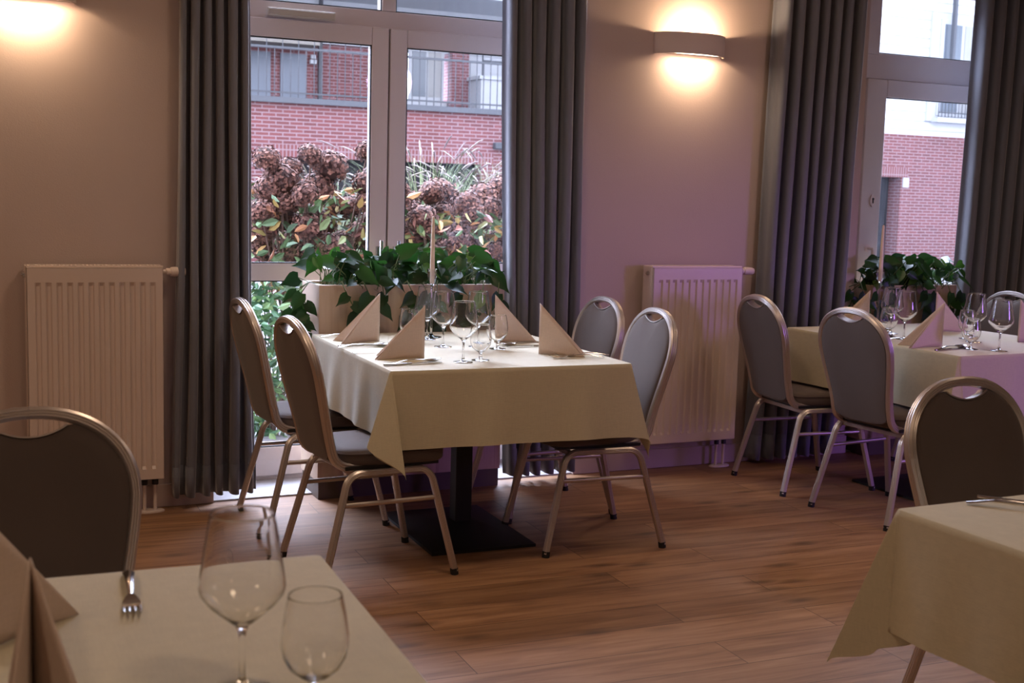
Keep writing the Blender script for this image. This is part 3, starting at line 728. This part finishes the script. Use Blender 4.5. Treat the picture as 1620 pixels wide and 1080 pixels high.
def fork():
    t=empty('table_fork',(0,0,0),0,'x','fork'); mb=MB(); hand(mb); mb.build('handle',M_steel,t,smooth=50)
    mb=MB(); vs=[];fs=[];n=8
    for i in range(n+1):
        u=i/n; x=.033+.032*u; w=.0032+.0092*min(1,u*1.8)**.7; z=.0115-.008*math.sin(PI/2*u)
        for yy in (-w,-w*.33,w*.33,w): vs.append((x,yy,z+.0012)); 
        for yy in (w,w*.33,-w*.33,-w): vs.append((x,yy,z-.0008))
    for i in range(n):
        for k in range(8): fs.append((i*8+k,i*8+(k+1)%8,(i+1)*8+(k+1)%8,(i+1)*8+k))
    fs+=[tuple(range(8))[::-1],tuple(n*8+k for k in range(8))]; mb.add(vs,fs)
    for q in range(4):
        y=-.0107+.00713*q
        mb.tube([(.063,y,.0035),(.078,y,.0030),(.092,y*.97,.0050),(.103,y*.95,.0105)],[.0019,.0018,.0015,.0007],6)
    mb.build('tines',M_steel,t,smooth=50); return t
def spoon():
    t=empty('table_spoon',(0,0,0),0,'x','spoon'); mb=MB(); hand(mb); mb.build('handle',M_steel,t,smooth=50)
    mb=MB(); vs=[];fs=[];n=10;m=20
    for i in range(n+1):
        r=i/n
        for k in range(m):
            a=2*PI*k/m; x=.066+.034*r*math.cos(a); w=.0205*(1+.12*math.cos(a)); vs.append((x,w*r*math.sin(a),.0015+.0085*r**2.2))
    for i in range(n):
        for k in range(m): fs.append((i*m+k,i*m+(k+1)%m,(i+1)*m+(k+1)%m,(i+1)*m+k))
    mb.add(vs,fs).build('bowl',M_steel,t,smooth=80,recalc=False,solid=.0012); return t
def candle(x,y,rz,label,hl):
    t=empty('candlestick',(x,y,TZ),rz,hl,'candle holder')
    o_=[(0,.235),(.010,.236),(.012,.250),(.0125,.285),(.018,.292),(.0215,.300),(.0215,.296),(.0205,.275),(.0165,.250),(.010,.236),(.0055,.225),(.0050,.20),(.0055,.05),(.006,.016),(.012,.008),(.036,.004),(.046,.003),(.047,.0015),(.046,0),(0,0)]
    MB().lathe(o_,n=36).build('glass_body',M_stem,t,smooth=60)
    c=empty('taper_candle',(x,y,TZ+.236),rz,label,'candle')
    MB().lathe([(0,.001),(.0095,.001),(.0105,.03),(.0108,.05),(.0085,.20),(.0062,.285),(.004,.292),(0,.294)],n=24).build('candle_wax',M_wax,c,smooth=60)
    MB().tube([(0,0,.292),(.001,0,.300),(.003,0,.306)],.0009,6).build('wick',M_blk,c)
candle(1.956,5.04,0,'tall ivory taper candle on the middle table, in front of the left window','clear glass candlestick on the middle table')
candle(4.45,5.02,0,'ivory taper candle on the right back table','clear glass candlestick on the right back table')
GW,GG,GN,GK,GF,GS='wine glasses','short stemmed water glasses','folded napkins','knives','forks','spoons'
used=set()
protos=dict(w=wine(),g=goblet(),n=napkin(),k=knife(),f=fork(),s=spoon())
def put(kind,x,y,deg,label,group,z=TZ+.0008):
    p=protos[kind]
    o=p if kind not in used else copy_tree(p)
    used.add(kind); 
    if kind in 'kfs': o.scale=(1.12,1.12,1.12)
    return place(o,x,y,z,R_(deg),label,group)
# (kind,x,y,deg,label)
W_=[('w',1.782,4.252,'wine glass nearest the front edge of the middle table'),
 ('w',1.878,4.70,'wine glass just right of the candlestick on the middle table, tall'),
 ('w',2.022,4.675,'tall wine glass on the middle table, rightmost of its four, near the back right napkin'),
 ('w',1.905,4.955,'tall wine glass half hidden behind the candlestick on the middle table'),
 ('w',.335,1.50,'large wine glass close to the camera, beside a fork'),
 ('w',4.27,4.72,'tall wine glass on the right back table, left one of an overlapping pair'),
 ('w',4.155,4.50,'tall wine glass on the right back table, right one of the overlapping pair'),
 ('w',4.43,4.335,'tall wine glass on the right back table, in front of its back right napkin'),
 ('w',4.275,4.03,'tall wine glass at the front edge of the right back table')]
for k,x,y,l in W_: put(k,x,y,0,l,GW)
G_=[(2.076,4.591,'short stemmed water glass on the middle table, left of the front right napkin'),
 (1.868,4.287,'short stemmed water glass beside the front wine glass of the middle table'),
 (1.80,4.90,'short stemmed water glass partly hidden by the left napkins of the middle table'),
 (.408,1.425,'round water glass close to the camera, right of the large wine glass'),
 (4.165,4.62,'short water glass on the right back table, under the overlapping pair of wine glasses'),
 (4.50,4.45,'short water glass on the right back table, below the back right napkin'),
 (4.19,4.115,'short water glass on the right back table, left of the front wine glass')]
for x,y,l in G_: put('g',x,y,0,l,GG)
# napkins: spine position, direction of opening (deg)
N_=[(1.681,4.935,0,'sand coloured napkin folded to a peak, back left of the middle table'),
 (1.676,4.385,-22,'peaked napkin with an open double fold, front left of the middle table'),
 (2.155,4.80,192,'peaked napkin, back right of the middle table, before the curtain'),
 (2.174,4.406,152,'peaked napkin, front right of the middle table'),
 (.035,1.735,-118,'peaked napkin at the left edge on the front left table, farther of two'),
 (.085,1.475,92,'peaked napkin in the bottom left corner, nearest the camera'),
 (4.115,4.21,-18,'peaked napkin at the front left of the right back table'),
 (4.25,4.86,-12,'peaked napkin behind a chair top, at the left of the right back table'),
 (4.575,4.74,190,'peaked napkin at the back of the right back table, behind another peak'),
 (4.66,4.283,185,'napkin cut by the right edge of the photo on the right back table')]
for x,y,d,l in N_: put('n',x,y,d,l,GN)
K_=[('k',1.575,4.235,5,'table knife at the front left of the middle table, beside a spoon'),
 ('s',1.60,4.272,13,'table spoon at the front left of the middle table, its bowl right of the napkin'),
 ('f',1.565,4.60,8,'fork left of the front left napkin, middle table'),
 ('k',1.575,4.80,4,'table knife before the back left napkin of the middle table'),
 ('s',1.56,4.765,4,'spoon before the back left napkin of the middle table'),
 ('f',1.59,5.12,0,'fork behind the back left napkin of the middle table'),
 ('f',2.27,4.255,172,'fork at the front right edge of the middle table, left of another'),
 ('f',2.32,4.30,176,'fork close beside the front right napkin, middle table'),
 ('s',2.24,4.66,168,'spoon between the two right napkins of the middle table'),
 ('k',2.25,4.62,180,'knife between the two right napkins of the middle table'),
 ('f',2.25,4.70,176,'fork beside the back right napkin of the middle table'),
 ('f',.256,1.925,-96,'dinner fork close to the camera on the front left table'),
 ('k',2.125,1.872,-52,'upper knife on the lower right tablecloth'),
 ('s',2.075,1.862,-40,'spoon left of the knife on the lower right tablecloth'),
 ('k',4.085,4.12,10,'knife at the front of the right back table'),
 ('s',4.11,4.145,14,'spoon at the front of the right back table, beside the knife'),
 ('f',4.10,4.46,6,'fork on the right back table left of its front napkin'),
 ('s',4.08,4.60,4,'spoon on the right back table behind the fork, near the chair back'),
 ('k',4.07,4.64,4,'knife on the right back table behind the spoon')]
for k,x,y,d,l in K_: put(k,x,y,d,l,dict(k=GK,f=GF,s=GS)[k])

# ================================================================ PLANTERS + POTHOS
def planter(x0,x1,h,label,pl,seed,trail):
    t=empty('planter_box',((x0+x1)/2,5.31,0),0,label,'planter'); w=(x1-x0)/2; D=.28
    mb=MB(); mb.box(-w,w,0,.02,.085,h); mb.box(-w,w,D-.02,D,.085,h); mb.box(-w,-w+.02,.02,D-.02,.085,h); mb.box(w-.02,w,.02,D-.02,.085,h); mb.build('panels',M_box,t,bevel=.002)
    bx('plinth',mat('dark_plinth',(.10,.07,.05),.6) if 'dark_plinth' not in MATS else MATS['dark_plinth'],-w+.006,w-.006,.006,D-.006,0,.085,t)
    bx('soil',M_soil,-w+.02,w-.02,.02,D-.02,h-.12,h-.035,t)
    p=empty('pothos_plant',((x0+x1)/2,5.31,h-.04),0,pl,'houseplant'); rnd=random.Random(seed)
    L=MB(); V=MB()
    def leaf(pos,dirv,up,size,tint):
        d=Vector(dirv).normalized(); s=d.cross(Vector(up)); 
        if s.length<1e-3: s=Vector((1,0,0))
        s.normalize(); u=s.cross(d).normalized()
        ol=[(0,0),(.04,.22),(.18,.35),(.40,.35),(.64,.24),(.88,.09),(1.16,0)]
        vs=[];
        for r_ in range(len(ol)):
            x,wd=ol[r_]; dr=-.16*x*x
            c=Vector(pos)+d*(x*size)+u*(dr*size); vs+=[c+s*(wd*size)+u*(.10*wd*size)-d*((.14 if r_ in(1,) else 0)*size),c+s*(wd*.5*size)+u*(-.0*size),c-u*.02*size,c-s*(wd*.5*size),c-s*(wd*size)+u*(.10*wd*size)-d*((.14 if r_ in(1,) else 0)*size)]
        fs=[(i*5+k,i*5+k+1,(i+1)*5+k+1,(i+1)*5+k) for i in range(len(ol)-1) for k in range(4)]
        L.add(vs,fs,tint)
    # rising petioles with leaves
    for i in range(190):
        x=rnd.uniform(-w+.03,w-.03); y=rnd.uniform(.02,.24); a=rnd.uniform(-.9,.9); hh=rnd.uniform(.04,.19); lean=rnd.uniform(-.6,.6)
        y2=y+rnd.uniform(-.14,.08); 
        if y2>.33: y2=.33
        top=Vector((x+lean*.16,y2,hh)); V.tube([(x,y,0),(x+lean*.05,(y+y2)/2,hh*.6),top],.0022,5)
        dd=Vector((math.sin(a)*1.5+lean,-.5+rnd.uniform(-.4,.4),rnd.uniform(-1.0,.4))); leaf(top,dd,(rnd.uniform(-.8,.8),-1,rnd.uniform(0,.9)),rnd.uniform(.05,.108),min(1,max(0.02,rnd.gauss(.45,.32))))
    # trailing vines over the front and left side
    for (vx,vlen,side) in trail:
        P=[Vector((vx,.06,.03)),Vector((vx,-.03,.06)),Vector((vx+rnd.uniform(-.03,.03),-.05,0.0))] if side==0 else [Vector((-w+.05,.10,.03)),Vector((-w-.03,.06,.05)),Vector((-w-.07,vx,0.0))]
        c=P[-1].copy(); n=int(vlen/.045)
        for k in range(n):
            c=c+Vector((rnd.uniform(-.025,.025),rnd.uniform(-.006,.004),-.043)); 
            if side==0: c.y=min(c.y,-.03)
            P.append(c.copy())
        V.tube(P,.0028,5)
        for k in range(2,len(P)):
            sgn=1 if k%2 else -1
            leaf(P[k]+Vector((0,-.008,0)),Vector((sgn*rnd.uniform(.5,1),-.35,rnd.uniform(-1.4,-.4))),(0,-1,.3),rnd.uniform(.055,.10),min(1,max(0.02,rnd.gauss(.4,.28))))
    L.build('foliage',M_leaf,p,smooth=70,recalc=False); V.build('vines',M_vine,p,smooth=70)
planter(1.525,2.43,.975,'tall pale oak planter box before the left window','glossy green pothos trailing over the planter before the left window',2,
 [(-.36,.14,0),(-.26,.30,0),(-.17,.12,0),(-.05,.16,0),(.02,.34,0),(.10,.38,0),(.2,.14,0),(.33,.12,0),(.41,.24,0),(.05,.42,1),(.12,.30,1),(.16,.16,1)])
planter(4.66,5.27,.955,'tall pale oak planter box before the glazed door at the right','glossy green pothos in the planter before the glazed door at the right',5,
 [(-.42,.25,0),(-.3,.30,0),(-.22,.14,0),(.0,.34,0),(.06,.36,0),(.12,.3,0),(.2,.3,0),(.27,.30,0),(.1,.2,1)])

# ================================================================ OUTSIDE
G0=-.12
st(bx('trim_3',M_deck,-3,12,YW+.44,7.0,-.12,-.04)); st(bx('ground',M_pave,-20,60,7.0,50,-.3,G0))
def shrub_leaf(mb,pos,size,tint,rnd,stretch=1.8):
    d=Vector((rnd.uniform(-1,1),rnd.uniform(-1,.3),rnd.uniform(-.8,.8))).normalized(); s=d.cross(Vector((rnd.uniform(-1,1),rnd.uniform(-1,1),rnd.uniform(-1,1)))).normalized(); u=s.cross(d)
    p=Vector(pos); L=size*stretch; w=size*.5
    vs=[p,p+d*L*.3+s*w*.8+u*.1*size,p+d*L*.3-u*.05*size,p+d*L*.3-s*w*.8+u*.1*size,p+d*L*.7+s*w*.6+u*.06*size,p+d*L*.7-u*.1*size,p+d*L*.7-s*w*.6+u*.06*size,p+d*L-u*.15*size]
    mb.add(vs,[(0,1,2),(0,2,3),(1,4,5,2),(2,5,6,3),(4,7,5),(5,7,6)],tint)
def head_mesh(seed,R):
    rnd=random.Random(seed); mb=MB()
    for i in range(520):
        z=rnd.uniform(-.75,1); a=rnd.uniform(0,2*PI); r=math.sqrt(max(0,1-z*z)); n=Vector((r*math.cos(a),r*math.sin(a),z)); p=Vector((n.x*R,n.y*R,n.z*R*.95))*rnd.uniform(.78,1.10)
        t1=n.cross(Vector((rnd.uniform(-1,1),rnd.uniform(-1,1),rnd.uniform(-1,1)))).normalized(); t2=n.cross(t1); s=R*.12*rnd.uniform(.8,1.3); tn=rnd.random()
        for q in range(2):
            c1,s1=(t1,t2) if q==0 else (t2,t1); up=n*rnd.uniform(-.3,.6)*s
            mb.add([p-c1*s*.25-s1*s*.5,p+c1*s+up-s1*s*.45,p+c1*s*1.1+up+s1*s*.3,p-c1*s*.2+s1*s*.55],[(0,1,2,3)],tn)
    # core
    mb.lathe([(0,-R*.7),(R*.5,-R*.6),(R*.8,0),(R*.6,R*.6),(0,R*.78)],n=10); return mb
HM=[head_mesh(40+i,.095) for i in range(3)]
hmesh=[]
def hydrangea(name,cx,cy,spots,label,seed,lr):
    rnd=random.Random(seed); t=empty('hydrangea_bush',(cx,cy,G0),0,label,'shrub'); V=MB(); Lf=MB()
    for i,(x,z,sc) in enumerate(spots):
        y=cy+rnd.uniform(-.35,.35); P=Vector((x-cx,y-cy,z-G0))
        V.tube([(rnd.uniform(-.2,.2),rnd.uniform(-.15,.15),0),(P.x*.5+rnd.uniform(-.05,.05),P.y*.5,P.z*.55),P],.005,5)
        if i<len(HM) and len(hmesh)<len(HM):
            o=HM[i].build('flower_head',M_flow,t,smooth=0,recalc=False); hmesh.append(o)
        else:
            o=hmesh[rnd.randrange(len(hmesh))].copy(); COL.objects.link(o); o.parent=t
        o.location=P; o.rotation_euler=(rnd.uniform(-.5,.5),rnd.uniform(-.5,.5),rnd.uniform(0,6)); s_=sc*rnd.uniform(.85,1.05); o.scale=(s_*1.12,s_*1.12,s_)
    for i in range(lr[4]):
        shrub_leaf(Lf,(rnd.uniform(lr[0],lr[1])-cx,rnd.uniform(-.5,.5),rnd.uniform(lr[2],lr[3])-G0),rnd.uniform(.035,.06),min(1,max(.01,rnd.gauss(.45,.3))),rnd)
    Lf.build('leaves',M_hleaf,t,smooth=0,recalc=False,kind='stuff'); V.build('stems',M_wood,t)
# flower heads read from the photo (pixel -> plane y=7.6)
F0=Vector((0,0,1.3996))
def px(x,y,Y):
    d=FW+RT*((x-810)/1950)+UP*((540-y)/1950); t=Y/d.y; return (d.x*t,F0.z+d.z*t)
HL=[(405,252,.8),(472,248,.75),(508,265,1.1),(432,285,1.05),(470,268,.8),(492,297,1.05),(420,300,1),(446,322,1.15),(565,292,1),(576,240,.75),(415,340,1),(538,360,.9),(455,350,.9),(500,345,.8),(430,375,1),(480,385,.9),(540,385,1),(565,330,.8),(410,395,.9),(455,400,.9),(520,400,.8),(590,350,.9),(600,300,.8),(610,260,.8)]
HR=[(665,322,1.05),(690,308,1),(722,308,1.15),(765,312,1.1),(793,298,.9),(650,345,.8),(660,380,1.1),(712,345,1),(730,370,1.2),(700,385,.9),(752,352,.9),(785,350,.8),(680,400,.9),(760,395,.9),(800,340,.9),(640,300,.8),(790,400,.8),(820,320,.9),(840,350,.9)]
YH=7.5
sp=[(*px(x,y,YH),s) for x,y,s in HL]; random.seed(5); sp+=[(random.uniform(1.72,2.6),random.uniform(.95,1.4),random.uniform(.75,1)) for _ in range(22)]; hydrangea('a',2.0,YH,sp,'brown hydrangea bush outside, behind the left pane of the left window',1,(1.6,2.6,.7,1.4,620))
sp=[(*px(x,y,YH+.1),s) for x,y,s in HR]; sp+=[(random.uniform(2.65,3.55),random.uniform(.95,1.32),random.uniform(.75,1)) for _ in range(20)]; hydrangea('b',3.05,YH+.1,sp,'brown hydrangea bush outside, behind the right pane of the left window',2,(2.6,3.6,.7,1.3,620))
def grass(cx,cy,n,hh,label,seed,spread=.75,plume=True):
    rnd=random.Random(seed); mb=MB(); pm=MB(); t=empty('ornamental_grass',(cx,cy,G0),0,label,'grass')
    for i in range(n):
        a=rnd.uniform(0,2*PI); r=rnd.uniform(.3,1)*spread; h=hh*rnd.uniform(.7,1.0); b=Vector((rnd.uniform(-.12,.12),rnd.uniform(-.12,.12),0)); pts=[]
        for k in range(7):
            u=k/6; pts.append(b+Vector((math.cos(a)*r*u**1.7,math.sin(a)*r*u**1.7,h*(u*1.35-.42*u**3))))
        w=.0045; sd=Vector((-math.sin(a),math.cos(a),0)); vs=[]
        for k,p in enumerate(pts): ww=w*(1-k/6.5); vs+=[p+sd*ww,p-sd*ww]
        mb.add(vs,[(2*k,2*k+1,2*k+3,2*k+2) for k in range(6)],rnd.uniform(0,.6))
        if plume and i%4==0:
            p0=pts[-2];p1=pts[-1]; d=(p1-p0).normalized(); pm.tint=rnd.uniform(.75,1); pm.tube([p1-d*.02,p1+d*.06,p1+d*.14+Vector((0,0,-.01)),p1+d*.19+Vector((0,0,-.03))],[.002,.0065,.0055,.001],5)
    mb.build('blades',M_gras,t,smooth=0,recalc=False,kind='stuff')
    if plume: pm.build('plumes',M_gras,t,kind='stuff')
grass(3.45,9.0,520,1.98,'fountain grass outside, above the hydrangeas in the right pane of the left window',3,spread=1.0)
grass(4.25,9.5,420,1.95,'fountain grass outside at the right end of the left window',4,spread=1.0)
grass(2.75,9.4,320,1.8,'fountain grass outside behind the left hydrangea bush',6,spread=.9)
def shrub(cx,cy,rx,ry,z1,n,label,seed,size=.045):
    rnd=random.Random(seed); t=empty('green_shrub',(cx,cy,G0),0,label,'shrub'); mb=MB(); V=MB()
    for i in range(n):
        a=rnd.uniform(0,2*PI); r=math.sqrt(rnd.random()); z=rnd.uniform(.05,z1-G0)*(1-.25*r*r); p=(rx*r*math.cos(a),ry*r*math.sin(a),z); shrub_leaf(mb,p,rnd.uniform(size*.7,size*1.3),rnd.random(),rnd,1.5)
    for i in range(14): a=rnd.uniform(0,2*PI); V.tube([(0,0,0),(rx*.4*math.cos(a),ry*.4*math.sin(a),z1*.5),(rx*.8*math.cos(a),ry*.8*math.sin(a),z1*.9)],.005,5)
    mb.build('leaves',M_shru,t,smooth=0,recalc=False,kind='stuff'); V.build('stems',M_wood,t)
shrub(1.75,7.15,.45,.25,.93,1500,'light green shrub outside, behind the low pane left of the planter',21)
shrub(2.6,6.95,.5,.22,.9,900,'green shrub outside, mostly behind the left planter',22)
shrub(3.3,7.0,.4,.22,.95,700,'green shrub outside at the right end of the left window',23)
# ---- courtyard building
B=empty('courtyard_building',(0,22,G0),0,'red brick and white apartment building across the courtyard','building')
YB=22.0
def part(name,m,x0,x1,y0,y1,z0,z1,parent=B,bevel=0):
    return MB().box(x0,x1,y0-22,y1-22,z0-G0,z1-G0).build(name,m,parent,smooth=0,bevel=bevel)
# brick ground floor with openings
mb=MB()
def q(x0,x1,z0,z1,y0=0,y1=.5): mb.box(x0,x1,y0,y1,z0-G0,z1-G0)
q(-16,5.66,G0,2.9); q(5.66,9.5,1.95,2.9); q(9.5,18.3,G0,2.9); q(18.3,19.93,2.02,2.99); q(19.93,45,G0,2.99)
q(17,18.3,2.9,2.99)
mb.build('brick_wall',M_brick,B,smooth=0)
part('brick_lintel',M_sold,5.45,9.75,21.985,22.02,1.95,2.17); part('brick_lintel',M_sold,18.0,20.1,21.985,22.02,2.03,2.25)
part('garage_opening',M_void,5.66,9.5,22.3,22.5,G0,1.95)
part('coping',M_capm,-16,15.0,21.88,22.6,2.9,3.0)
# railing
def railing(x0,x1,y,zb,zt,over,step,parent=B,name='railing'):
    r=MB(); Y=y-22
    r.box(x0,x1,Y-.02,Y+.02,zt-.02-G0,zt+.02-G0); r.box(x0,x1,Y-.015,Y+.015,zb+.08-G0,zb+.11-G0)
    n=int((x1-x0)/step)
    for i in range(n+1): x=x0+i*step; r.box(x-.007,x+.007,Y-.007,Y+.007,zb-G0,zt+(over if i%2==0 else 0)-G0)
    return r.build(name,M_dark,parent,smooth=0)
railing(1.0,15,22.1,3.0,3.88,.2,.145)
part('terrace_slab',M_capm,-16,15,22.5,26,2.75,2.9)
# set-back facade y=26
mb=MB(); q(-16,9.3,2.9,4.45,4,4.4); q(10.35,10.75,2.9,4.5,3.7,4.4); q(10.75,13,2.9,3.3,4,4.4); mb.build('brick_wall',M_brick,B,smooth=0)
part('pale_wall',M_rend,-16,7.2,25.6,26.4,4.62,9); part('pale_wall',M_rend,7.2,13,25.9,26.4,4.45,9); part('pale_wall',M_rend,9.3,10.35,25.97,26.3,2.9,3.38)
part('balcony_soffit',M_beige,2,7.15,25.0,26.0,4.3,4.62)
part('grey_door',M_door,5.9,6.37,25.95,26.0,2.9,4.2); part('grey_door',M_door,6.58,7.12,25.95,26.0,2.9,4.2)
part('window_frame',M_rend,9.42,10.25,25.94,26.0,3.4,4.6); 
part('window_glass',M_wing,9.5,9.82,25.93,25.95,3.48,4.52); part('window_glass',M_curt,9.88,10.18,25.93,25.95,3.48,4.52)
part('downpipe',M_dark,7.38,7.46,25.86,25.94,2.9,9); part('outdoor_light',M_rend,7.2,7.34,25.88,25.96,4.02,4.1); part('outdoor_light',M_rend,7.22,7.32,25.88,25.96,4.12,4.2)
# white projecting balcony at the right of the left window
part('white_balcony',M_rend,10.75,15.2,25.0,25.9,2.9,3.86); part('balcony_cap',M_rend,10.7,15.2,24.95,25.9,3.86,3.93)
part('pale_wall',M_rend,10.75,13,25.95,26.4,3.3,4.45)
r=MB()
for z in (4.25,4.5): r.tube([(10.8,3.05,z-G0),(15.2,3.05,z-G0)],.02,6)
for i in range(6): r.tube([(10.8+.85*i,3.05,3.9-G0),(10.8+.85*i,3.05,4.52-G0)],.02,6)
r.build('balcony_rail',M_dark,B)
part('pale_wall',M_rend,13,15.2,25.9,26.4,2.9,9)
# upper balcony seen in the transom
part('balcony_slab',M_rend,4,12,23.8,26,5.35,5.55); railing(4.4,8.2,23.9,5.55,6.4,0,.16)
# white siding upper storeys
part('siding_wall',M_side,15.2,45,22.0,26.4,2.99,9.5)
s=MB()
z=3.1
while z<7.2: s.box(15.2,45,-.012,.0,z-G0,z+.012-G0); z+=.205
s.build('siding_groove',mat('siding_shadow_gap',(.28,.29,.31),.8),B,smooth=0)
part('window_surround',M_rend,20.5,22.3,21.93,22.0,3.32,5.75)
part('window_frame',M_rend,20.75,22.1,21.90,21.93,3.45,5.62,bevel=.01)
part('window_glass',M_wing,20.85,21.35,21.885,21.90,3.55,5.5); part('window_glass',M_curt,21.45,22.0,21.885,21.90,3.55,5.5)
part('window_sill',M_rend,20.65,22.2,21.75,22.0,3.30,3.40); railing(20.68,22.16,21.76,3.42,4.35,0,.1,name='balcony_rail')
part('downpipe',M_capm,20.93,21.0,21.7,21.8,4.5,9)
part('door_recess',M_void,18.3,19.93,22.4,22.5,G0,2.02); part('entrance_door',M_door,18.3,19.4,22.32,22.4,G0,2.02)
part('door_glass',M_wing,18.5,19.3,22.30,22.33,1.2,1.8); part('door_glass',M_wing,18.5,19.3,22.30,22.33,.5,1.05)
part('house_sign',M_rend,19.97,20.14,21.97,22.0,1.80,2.02)
o=part('wall_lantern',M_dark,9.73,10.1,21.85,22.0,2.25,2.38,bevel=.02)
